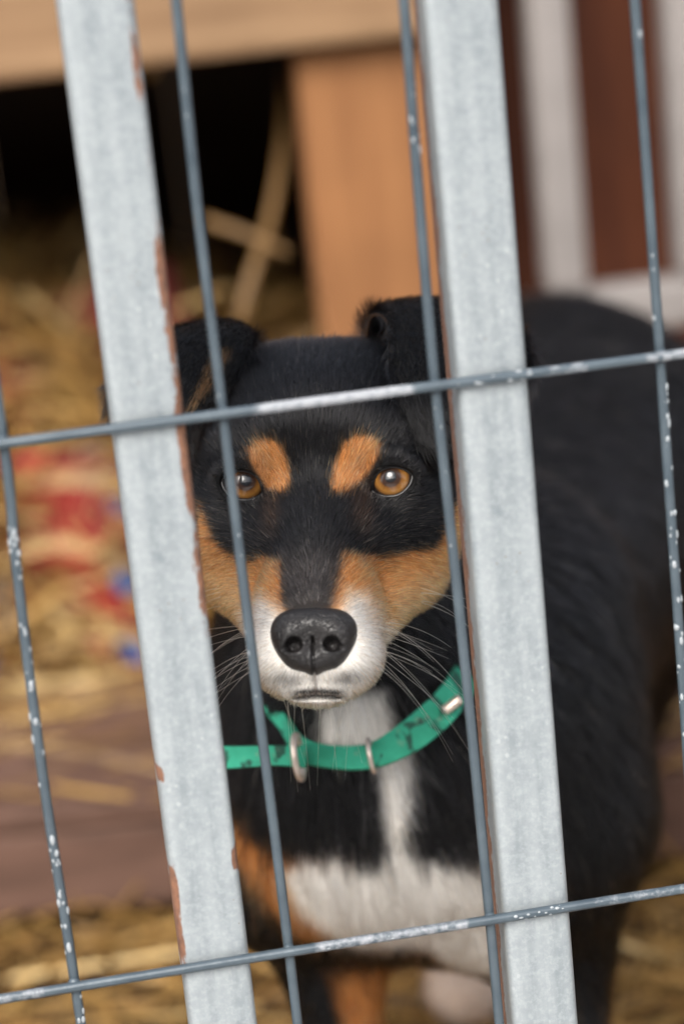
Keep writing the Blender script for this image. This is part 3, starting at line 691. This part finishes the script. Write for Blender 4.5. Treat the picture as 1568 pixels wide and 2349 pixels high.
CHEST_T = PL([(520, 1880), (575, 1930), (650, 1972), (800, 1965), (800, 2130), (730, 2180), (690, 2180), (600, 2080), (530, 1980)], 1.07)
CHEST_T2 = PL([(1090, 1990), (1260, 2000), (1260, 2300), (1110, 2260), (1150, 2150), (1160, 2060)], 1.08)
BLACK, TAN, WHITE = np.array([.0022, .0020, .0024]), np.array([.40, .160, .046]), np.array([.80, .765, .71])
GREYB = np.array([.022, .018, .0165]); PALE = np.array([.64, .38, .17])
def ss(a, b, x): t = np.clip((x - a) / (b - a), 0, 1); return t * t * (3 - 2 * t)
DOWN_H = w2h(Wp(784, 1174, 1) + np.array([0, 0, -1.])) - w2h(Wp(784, 1174, 1)); DOWN_H /= np.linalg.norm(DOWN_H)
def coat(P, N, jit):
    """colour of the hair rooted at P (head frame); jit is a small random offset per hair so borders feather"""
    n = len(P); x, y, z = P.T; C_ = np.tile(BLACK, (n, 1)); XY = P[:, :2] + jit[:, :2]
    def over(col, w): 
        nonlocal C_; w = np.clip(w, 0, 1)[:, None]; C_ = C_ * (1 - w) + col * w
    head = ss(-.075, -.055, z) * ss(-.098, -.088, y)
    low = ss(.0012, -.0012, poly_sd(XY, LOW)) * ss(-.062, -.046, z + jit[:, 2] * 2) * ss(-.100, -.094, y)
    over(TAN, low)
    pale = low * ss(.020, .034, np.abs(XY[:, 0])) * ss(-.028, -.05, y) * .55; over(PALE, pale)
    over(TAN * .8, low * ss(-.020, -.045, z) * .5)
    sdw = poly_sd(XY, WHT) + .0022; over(PALE, low * ss(.006, -.001, sdw) * ss(-.012, -.002, z) * .8); over(WHITE, ss(.0045, -.0045, sdw) * ss(-.016, -.004, z) * ss(-.105, -.1, y))
    br = poly_sd(XY, BRIDGE); over(GREYB, ss(.002, -.002, br) * ss(-.018, -.034, y) * .8)
    over(GREYB * .8, ss(.004, -.002, br) * ss(-.040, -.048, y))
    # dark band along the mouth, grey freckling above it, dark line below the nose
    over(BLACK * 2, ss(.0031, .0010, np.abs(y + .0780 + np.abs(x) * .10 + jit[:, 1] * 1.5)) * ss(.0125, .0065, np.abs(x - .001 + jit[:, 0] * 2)) * (z > .02) * .97)
    for sx, w in ((-.0100, .70), (.0120, .85)): over(np.array([.05, .045, .045]), np.exp(-(((x - sx + jit[:, 0] * 2) / .0075) ** 2 + ((y + .0725) / .0036) ** 2)) * w * (z > .02))
    over(np.array([.06, .045, .042]), ss(.0014, .0004, np.abs(x)) * (y < -.066) * (y > -.079) * (z > .02) * .7)
    for b in BROW:
        d = poly_sd(XY, b) + .0008; over(TAN, ss(.0010, -.0012, d) * (z > -.04)); 
        c = b.mean(0); over(np.array([.22, .13, .075]), np.exp(-(((XY[:, 0] - c[0] * 1.12) / .0035) ** 2 + ((XY[:, 1] - c[1]) / .006) ** 2)) * .5 * (z > -.04))
    # brown tear line from the inner corner of each eye
    for s in (-1, 1): over(np.array([.04, .018, .008]), np.exp(-(((x - s * .0175) / .0035) ** 2 + ((y + .010) / .009) ** 2)) * .4 * (z > -.03))
    body = (z < -.045)
    over(WHITE * .92, ss(.004, -.004, poly_sd(XY, THROAT)) * body * (z > -.15) * ss(-.1, .3, N[:, 2]))
    fr_ = (z < -.06) & (z > -.26)
    over(TAN * .9, np.maximum(ss(.005, -.005, poly_sd(XY, CHEST_T)), ss(.005, -.005, poly_sd(XY, CHEST_T2))) * fr_)
    over(WHITE, ss(.004, -.004, poly_sd(XY, CHEST_W)) * fr_)
    # lower legs and paws tan
    wz = h2w(P)[:, 2]
    inner = ss(.17, .14, wz + jit[:, 0] * 4) * ss(-.1, .35, N[:, 0]) * (x < .045) * (z > -.27)
    over(TAN * .9, np.maximum(ss(.11, .07, wz + jit[:, 0] * 5) * (N[:, 2] > -.3) * (x < .15), inner)); over(np.array([.80, .60, .46]), ss(.085, .055, wz + jit[:, 0] * 3) * (x < .15))
    return C_

NOSE_TIP = mm(0, -50, 60)
def flow(P, N):
    x, y, z = P.T
    t = P - NOSE_TIP; t = t / np.linalg.norm(t, axis=1)[:, None]
    side = ss(.018, .04, np.abs(x)) * ss(.01, -.02, y); t = t + side[:, None] * np.array([0, -.35, -.15])
    # brow hair sweeps up and out, the top of the head sweeps back
    bodyw = np.maximum(ss(-.075, -.11, z), ss(-.095, -.115, y))[:, None]
    rear = (H(1235, 1160, 1.46) - H(880, 1830, 1.12)); rear = rear / np.linalg.norm(rear)
    tb = DOWN_H * 1.0 + rear * .45
    t = t * (1 - bodyw) + tb * bodyw
    t = t - N * (t * N).sum(1)[:, None]; return t / (np.linalg.norm(t, axis=1)[:, None] + 1e-9)
def hair_len(P):
    x, y, z = P.T
    L = np.full(len(P), .0085)
    L = np.minimum(L, .0038 + .05 * np.clip(-(z - .045), 0, 1) * 1.0)          # short on the muzzle, growing backwards
    L = np.where((y < -.05) & (z > 0), np.maximum(L, .0045), L)
    for s in (-1, 1):
        q, dz = eye_q(P, s); L = np.where(dz > -.004, np.minimum(L, .0016 + np.clip(q - 1.1, 0, 9) * .0060), L)
    L = np.where((np.abs(y + .0760) < .0055) & (np.abs(x) < .0125) & (z > .02), np.minimum(L, .0021), L)      # lips
    L = L + .006 * ss(-.03, -.06, z) * ss(.0, -.03, y)
    L = L + .006 * np.maximum(ss(-.085, -.13, z), ss(-.095, -.12, y))
    L = L + .003 * ss(-.02, -.045, z) * ss(.02, .04, y)
    wz = h2w(P)[:, 2]; L = np.where(z < -.08, np.where(wz < .2, np.minimum(L, .012), L), L)
    return L

# ---- nose leather: its own small implicit mesh
def nose_mesh():
    n = 88; A = np.linspace(-.020, .020, n); B = np.linspace(-.018, .016, n); C_ = np.linspace(-.020, .013, n)
    X, Y, Z = np.meshgrid(A, B, C_, indexing='ij')
    def e(c, r): 
        x, y, z = X - c[0], Y - c[1], Z - c[2]; k0 = np.sqrt((x / r[0]) ** 2 + (y / r[1]) ** 2 + (z / r[2]) ** 2); k1 = np.sqrt((x / r[0] ** 2) ** 2 + (y / r[1] ** 2) ** 2 + (z / r[2] ** 2) ** 2) + 1e-9; return k0 * (k0 - 1) / k1
    def sm(a, b, k_): h = np.maximum(k_ - np.abs(a - b), 0) / k_; return np.minimum(a, b) - h * h * k_ * .25
    f = e(mm(0, 4.0, -4), mm(14.8, 8.0, 11.5))
    for s in (-1, 1):
        f = sm(f, e(mm(s * 8.6, 0.6, -2.5), mm(6.9, 8.4, 9.5)), .004)      # wings
        f = sm(f, e(mm(s * 5.4, -6.4, -2.5), mm(6.0, 5.6, 8.5)), .004)
    f = sm(f, e(mm(0, -9.0, -3), mm(3.2, 4.6, 7.5)), .004)
    for s in (-1, 1):                                                     # nostrils: comma-shaped, with a slit to the side
        g = e(mm(s * 6.9, -3.6, 4.6), mm(3.0, 2.8, 5.4)); 
        g = sm(g, e(mm(s * 9.8, -4.9, 5.6), mm(3.0, .8, 2.4)), .0016)
        h = np.maximum(.0014 - np.abs(-g - f), 0) / .0014; f = np.maximum(f, -g) + h * h * .0014 * .25
    gv = np.maximum(np.sqrt(X ** 2 + (np.clip(Z - .0062, -1, 0) * 0) ** 2) - .00055, np.maximum(Y + .0005, -(f + .0012)))
    f = np.maximum(f, -gv)
    V, Q = surface_nets(f.astype(np.float32), A, B, C_); V = relax(V, Q, 2, .35)
    c, s_ = math.cos(rad(-14)), math.sin(rad(-14))                        # pad leans back a little at the top
    V = np.stack([V[:, 0], V[:, 1] * c - V[:, 2] * s_, V[:, 1] * s_ + V[:, 2] * c], 1)
    return V + NOSE_C, Q
NV, NQ = nose_mesh()

# ---- assemble the body mesh (body surface + both ears, one object)
allV = [BV]; allQ = [BQ]; base = len(BV)
for (V, Q, *_r) in ear_parts: allV.append(V); allQ.append(Q + base); base += len(V)
MV = np.concatenate(allV); MQ = np.concatenate(allQ)
DOG0 = h2w(ground_h(1080, 1.3, 0)); DOG0[2] = 0
me = bpy.data.meshes.new('dog'); Wv = h2w(MV) - DOG0
me.from_pydata(Wv.tolist(), [], MQ.tolist()); me.materials.append(SKIN); me.polygons.foreach_set('use_smooth', np.ones(len(MQ), bool)); me.update()
dog = bpy.data.objects.new('dog', me); COL.objects.link(dog); dog.location = DOG0
tag(dog, 'black, tan and white dog with amber eyes looking through the fence', 'dog')
cc = coat(BV, BN, np.zeros_like(BV))
for (V, Q, dirv, back, vrow, ucol) in ear_parts: cc = np.concatenate([cc, np.where(back[:, None] > .5, BLACK, np.array([.10, .045, .018]))])
at = me.attributes.new('coat', 'FLOAT_COLOR', 'POINT'); at.data.foreach_set('color', np.concatenate([cc, np.ones((len(cc), 1))], 1).astype(np.float32).ravel())

# ---- fur
def sample(V, Q, dens):                                      # dens: hairs per m2 at each vertex
    T = np.concatenate([Q[:, [0, 1, 2]], Q[:, [0, 2, 3]]]); a, b, c = V[T[:, 0]], V[T[:, 1]], V[T[:, 2]]
    nrm = np.cross(b - a, c - a); ar = np.linalg.norm(nrm, axis=1) * .5
    ex = ar * dens[T].mean(1); cnt = rng.poisson(ex); ti = np.repeat(np.arange(len(T)), cnt)
    r1, r2 = rng.random(len(ti)) ** .5, rng.random(len(ti)); w = np.stack([1 - r1, r1 * (1 - r2), r1 * r2], 1)
    return T[ti], w
def interp(A, T, w): return (A[T] * (w[..., None] if A.ndim > 1 else w)).sum(1)
fur_P, fur_C, fur_R = [], [], []
NPT = 5
def grow(P, N, t, L, lift, colr, r0, clump=.35, wild=.16, cells=9000):
    n = len(P)
    t = t + rng.normal(0, wild, (n, 3)); t = t - N * (t * N).sum(1)[:, None] * .9; t /= np.linalg.norm(t, axis=1)[:, None]
    L = L * rng.uniform(.65, 1.2, n); lift = lift * rng.uniform(.6, 1.4, n)
    s = np.linspace(0, 1, NPT)
    pts_ = P[:, None] - N[:, None] * .0004 + t[:, None] * (L[:, None] * s)[..., None] * .95 + N[:, None] * ((lift * L)[:, None] * (s - .45 * s * s))[..., None]
    if clump > 0 and n > cells:
        ci = rng.choice(n, cells, replace=False); kd = kdtree.KDTree(cells)
        for k_, i in enumerate(ci): kd.insert(P[i], k_)
        kd.balance(); near = np.array([kd.find(p)[1] for p in P]); tgt = pts_[ci][near]
        w = (clump * s ** 1.3)[None, :, None]; pts_ = pts_ * (1 - w) + tgt * w
        colr = np.clip(colr * rng.lognormal(-.06, .36, cells)[near][:, None], 0, .9)       # locks of hair differ in tone
    fur_P.append(pts_); fur_C.append(colr); fur_R.append(r0[:, None] * np.array([1, 1, .9, .65, .15]))
# head and body
x, y, z = BV.T
front = ss(-.085, -.06, z) * ss(-.1, -.09, y)
dens = 3.0e5 + 4.6e6 * front * (.35 + .65 * ss(-.35, .05, BN[:, 2]))
dens = np.where((z < -.085) | (y < -.097), 3.6e5, dens)
for s in (-1, 1): q, dz = eye_q(BV, s); dens = np.where((q < 1.10) & (dz > 0), 0, dens)
nk = ((BV - NOSE_C) / mm(14.6, 11.8, 18)); dens = np.where(((nk ** 2).sum(1) < 1.0), 0, dens)
T, w = sample(BV, BQ, dens); P = interp(BV, T, w); N = interp(BN, T, w); N /= np.linalg.norm(N, axis=1)[:, None]
for s in (-1, 1):
    q, dz = eye_q(P, s); keep = ~((q < 1.10) & (dz > 0)); P, N = P[keep], N[keep]
keep = (((P - NOSE_C) / mm(14.6, 11.4, 18)) ** 2).sum(1) > 1.0; P, N = P[keep], N[keep]
print('body hairs', len(P))
headm = (P[:, 2] > -.085) & (P[:, 1] > -.097)
for msk, r0, cl, cells in ((headm, .000048, .50, 52000), (~headm, .00013, .45, 9000)):
    p, nn = P[msk], N[msk]; n = len(p)
    jit = rng.normal(0, 1, (n, 3)) * .0014 * (1 if r0 < 1e-4 else 2.4)
    L = hair_len(p); fl = flow(p, nn); C_ = coat(p + fl * (L * .5)[:, None], nn, jit); lum = C_.sum(1)
    C_ = C_ * rng.uniform(.55, 1.45, (n, 1)) * np.where(lum < .1, rng.lognormal(0, .95, n), 1)[:, None]
    tn = (lum > .3) & (lum < 1.2) & (rng.random(n) < .13); C_[tn] = np.array([.68, .46, .25]) * rng.uniform(.7, 1.2, (tn.sum(), 1))
    # scattered grey and brown hairs in the black
    g = (rng.random(n) < np.where((np.abs(p[:, 0]) > .016) & (p[:, 1] < -.006) & (p[:, 2] > -.045), .06, .012)) & (lum < .12); C_[g] = np.array([.30, .24, .18]) * rng.uniform(.4, 1.2, (g.sum(), 1))
    wsel = (lum > 1.6) & (rng.random(n) < .14 + .16 * ss(-.062, -.070, p[:, 1])) & headm[msk]; C_[wsel] = np.array([.42, .30, .20]) * rng.uniform(.5, 1.3, (wsel.sum(), 1))
    lift = np.where(L < .005, .5, .40)
    lift = np.where((p[:, 1] < -.045) & (p[:, 2] > .0), .55, lift); lift = np.where(r0 > 1e-4, .22, lift)
    gd = rng.random(n) < .16; L = L * np.where(gd, 1.15, 1); C_ = C_ * np.where(gd, rng.uniform(.8, 1.7, n), 1)[:, None]
    grow(p, nn, fl, L, lift, np.clip(C_, 0, .9), np.full(n, r0) * rng.uniform(.7, 1.2, n) * np.where(gd, 1.5, 1), cl, np.where(headm[msk][:1], .10, .15), cells)
# ears
for (V, Q, dirv, back, vrow, ucol) in ear_parts:
    N_ = vnormals(V, Q); T, w = sample(V, Q, np.full(len(V), 2.6e6)); P = interp(V, T, w); N = interp(N_, T, w); N /= np.linalg.norm(N, axis=1)[:, None] + 1e-9
    t = interp(dirv, T, w); bk = interp(back, T, w) + rng.normal(0, .1, len(P)); vr = interp(vrow, T, w); n = len(P)
    C_ = np.where(bk[:, None] > .5, BLACK, np.array([.22, .095, .03])) * rng.uniform(.5, 1.4, (n, 1))
    ic = interp(ucol, T, w); brn = (bk > .5) & (vr > .22) & (vr < .42) & (rng.random(n) < .06); C_[brn] = np.array([.09, .04, .016])
    sp_ = (ic > .26) & (ic < .40) & (vr > .56) & (vr < .80) & (bk > .5) if ear_parts[0][0] is V else (ic > .08) & (ic < .34) & (vr > .22) & (vr < .42) & (bk < .5)
    dk = (bk < .5) & ((ic < .16) | (ic > .85) | (vr > .30) | (rng.random(n) < .45)); C_[dk] = BLACK; C_[sp_] = np.array([.15, .062, .022]) * rng.uniform(.4, 1.6, (sp_.sum(), 1))
    rimd = np.minimum(ic, 1 - ic); Le = .0062 + .003 * (rimd < .08); lf = .5 + .5 * (rimd < .08)
    grow(P, N, t, Le, lf, C_, np.full(n, .000055) * rng.uniform(.7, 1.3, n), .45, .28, 7000)
FP = np.concatenate(fur_P); FC = np.concatenate(fur_C); FR = np.concatenate(fur_R)
def curves_obj(name, P, C_, R, mat, parent):
    n, m = P.shape[:2]; cu = bpy.data.hair_curves.new(name); cu.add_curves([m] * n)
    cu.attributes['position'].data.foreach_set('vector', (h2w(P.reshape(-1, 3)) - np.array(world_loc(parent))).astype(np.float32).ravel())
    ra = cu.attributes.get('radius') or cu.attributes.new('radius', 'FLOAT', 'POINT'); ra.data.foreach_set('value', R.astype(np.float32).ravel())
    ca = cu.attributes.new('coat', 'FLOAT_COLOR', 'CURVE'); ca.data.foreach_set('color', np.concatenate([C_, np.ones((n, 1))], 1).astype(np.float32).ravel())
    cu.materials.append(mat); o = bpy.data.objects.new(name, cu); COL.objects.link(o); o.parent = parent; return o
curves_obj('fur', FP, FC, FR, FURM, dog); print('hairs', len(FP))

# nose leather, eyes with eyelid rims, whiskers
no = mesh_obj('nose', h2w(NV), NQ, NOSEM, dog, True, origin=h2w(NOSE_C)); no['label'] = 'dark leathery nose with two nostrils'
cam_h = w2h(CAM)
for s in (-1, 1):
    c = EYES[s]; f_ = cam_h - c; f_ = f_ / np.linalg.norm(f_)
    f_ = f_ + mm(s * -80, 140, 0); f_ /= np.linalg.norm(f_)          # looking at the lens, a touch above
    r_ = np.cross([0, 1, 0], f_); r_ /= np.linalg.norm(r_); u_ = np.cross(f_, r_)
    bm = bmesh.new(); bmesh.ops.create_uvsphere(bm, u_segments=64, v_segments=48, radius=EYE_R)
    for v in bm.verts:                                                            # cornea bulges in front of the ball
        if v.co.z > 0:
            q = math.hypot(v.co.x, v.co.y) / .0075; v.co.z += .0009 * max(0, 1 - q * q)
    ev = [tuple(v.co) for v in bm.verts]; ef = [[v.index for v in f.verts] for f in bm.faces]; bm.free()
    M3 = RK @ HR @ np.stack([r_, u_, f_], 1)
    eo = mesh_obj('eye', ev, ef, EYEM, None, True); eo.parent = dog
    wl = h2w(c) - np.array(dog.location); Mx = Matrix([[*M3[i], wl[i]] for i in range(3)] + [[0, 0, 0, 1]]); eo.matrix_local = Mx
    # eyelid: a wet rim following the opening, lying on the ball
    th = np.linspace(-np.pi, np.pi, 72, endpoint=False); rr = ap_r(th); rr = (rr + np.roll(rr, 1) + np.roll(rr, -1)) / 3
    lx, ly = rr * np.cos(th) * s, rr * np.sin(th); R1 = EYE_R + .00055; lz = np.sqrt(np.maximum(R1 ** 2 - lx ** 2 - ly ** 2, 1e-8))
    ring = np.stack([lx, ly, lz], 1) + c
    V, F = tube(h2w(ring), .0007, 10, closed=True)
    lo = mesh_obj('eyelid', (V - h2w(c)) @ M3, F, LIDM, None, True); lo.parent = eo
def whiskers():
    P_, R_ = [], []
    specs = []
    for s in (-1, 1):
        for k_ in range(17):
            row = k_ % 4; col_ = k_ // 4
            specs.append((mm(s * (17 + 2.4 * col_ + random.uniform(-1, 1)), -54 - 4.2 * row + random.uniform(-1, 1), 38 - 5 * col_), np.array([s * random.uniform(.7, 1.0), random.uniform(-.5, .12) - .10 * row, random.uniform(-.25, .35)]), random.uniform(.022, .045)))
    for k_ in range(13):
        specs.append((mm(random.uniform(-13, 14), -80, 38), np.array([random.uniform(-.35, .35), -1, random.uniform(-.3, .3)]), random.uniform(.012, .026)))
    for s in (-1, 1):
        for k_ in range(4): specs.append((mm(s * 39, -44 + random.uniform(-4, 4), -8), np.array([s, random.uniform(-.35, .05), .1]), random.uniform(.018, .03)))
    for root, d, L in specs:
        d = d / np.linalg.norm(d); t = np.linspace(0, 1, 8)[:, None]; sag = np.array([0, -1, -.25]) * random.uniform(.05, .55) * L
        P_.append(root + d * L * t + sag * t ** 2.2); R_.append(.00008 * np.linspace(1, .3, 8))
    return np.array(P_), np.array(R_)
wp, wr = whiskers()
wo = curves_obj('whiskers', wp, np.tile([.82, .78, .72], (len(wp), 1)), wr, FURM, dog); wo['label'] = 'long pale whiskers around the muzzle'

# ------------------------------------------------------------------ collar: its own thing, worn by the dog
collar = empty('collar', Wp(850, 1730, 1.0)); tag(collar, 'green webbing collar with dark blotches around the dog\'s neck', 'collar')
def ribbon(path, widths, wdir, th, name, parent, mat=COLLARM, n=90, closed=False):
    P = spline(path, n, closed); Wd = spline(wdir, n, closed); wv = spline(np.array(widths)[:, None], n, closed)[:, 0]
    T = (np.roll(P, -1, 0) - np.roll(P, 1, 0)) if closed else np.gradient(P, axis=0); T /= np.linalg.norm(T, axis=1)[:, None]
    Wd = Wd - T * (Wd * T).sum(1)[:, None]; Wd /= np.linalg.norm(Wd, axis=1)[:, None]; Nn = np.cross(T, Wd)
    V = []
    cs = [(-.5, .5), (-.25, .62), (0, .65), (.25, .62), (.5, .5), (.5, -.5), (0, -.5), (-.5, -.5)]; m = len(cs)
    for i in range(n):
        for a, b in cs: V.append(P[i] + Wd[i] * wv[i] * a + Nn[i] * th * b)
    F = [(i * m + a, i * m + (a + 1) % m, ((i + 1) % n) * m + (a + 1) % m, ((i + 1) % n) * m + a) for i in range(n if closed else n - 1) for a in range(m)]
    if not closed: F += [tuple(range(m))[::-1], tuple((n - 1) * m + a for a in range(m))]
    return mesh_obj(name, V, F, mat, parent, False, origin=P[n // 2])
cp = [(648, 1655, 1.03), (690, 1718, 1.005), (770, 1738, .998), (850, 1735, .995), (915, 1706, .995), (975, 1662, 1.0), (1030, 1608, 1.012), (1068, 1545, 1.035), (1085, 1450, 1.07), (1040, 1330, 1.12), (880, 1270, 1.155), (700, 1290, 1.15), (570, 1380, 1.12), (550, 1500, 1.085), (580, 1580, 1.045)]
up = np.array([CU * .75 + CF * .35] * 3 + [CU * .8 + CF * .3] * 2 + [CU * .75 - CR * .55 + CF * .1] * 3 + [CU + CF * .5] * 4 + [CU + CF * .5] * 3)
ribbon([Wp(*q) for q in cp], [.006, .009, .0095, .0105, .0125, .0135, .013, .013, .014, .014, .014, .014, .014, .010, .007], up, .0022, 'strap', collar, closed=True)
ribbon([Wp(700, 1736, .993), (Wp(640, 1734, .990)), Wp(560, 1737, .990), Wp(480, 1742, .995), Wp(420, 1760, 1.01)], [.0095, .008, .0085, .0095, .0095], np.array([CU + CF * .2] * 5), .002, 'strap_end', collar, n=40)
def ring(c, r, wire_r, ax1, ax2, name, el=1.0):
    t = np.linspace(0, 2 * np.pi, 28, endpoint=False); P = c + r * (np.cos(t)[:, None] * ax1 * el + np.sin(t)[:, None] * ax2)
    V, F = tube(P, wire_r, 8, closed=True); return mesh_obj(name, V, F, METAL, collar, True, origin=c)
ring(Wp(684, 1737, .991), .0078, .0014, CU - CR * .14, CF * .9 + CR * .18, 'ring', 1.15)
ring(Wp(851, 1735, .992), .0060, .0010, CU - CR * .2, CF * .9 + CR * .1, 'keeper_loop', 1.1)
b0, b1 = Wp(1018, 1632, 1.003), Wp(1056, 1602, 1.003)
V, F = tube(np.array([b0 + (b1 - b0) * t for t in np.linspace(0, 1, 6)]), .0022, 10); mesh_obj('buckle_bar', V, F, METAL, collar, True, origin=b0)
print('done')
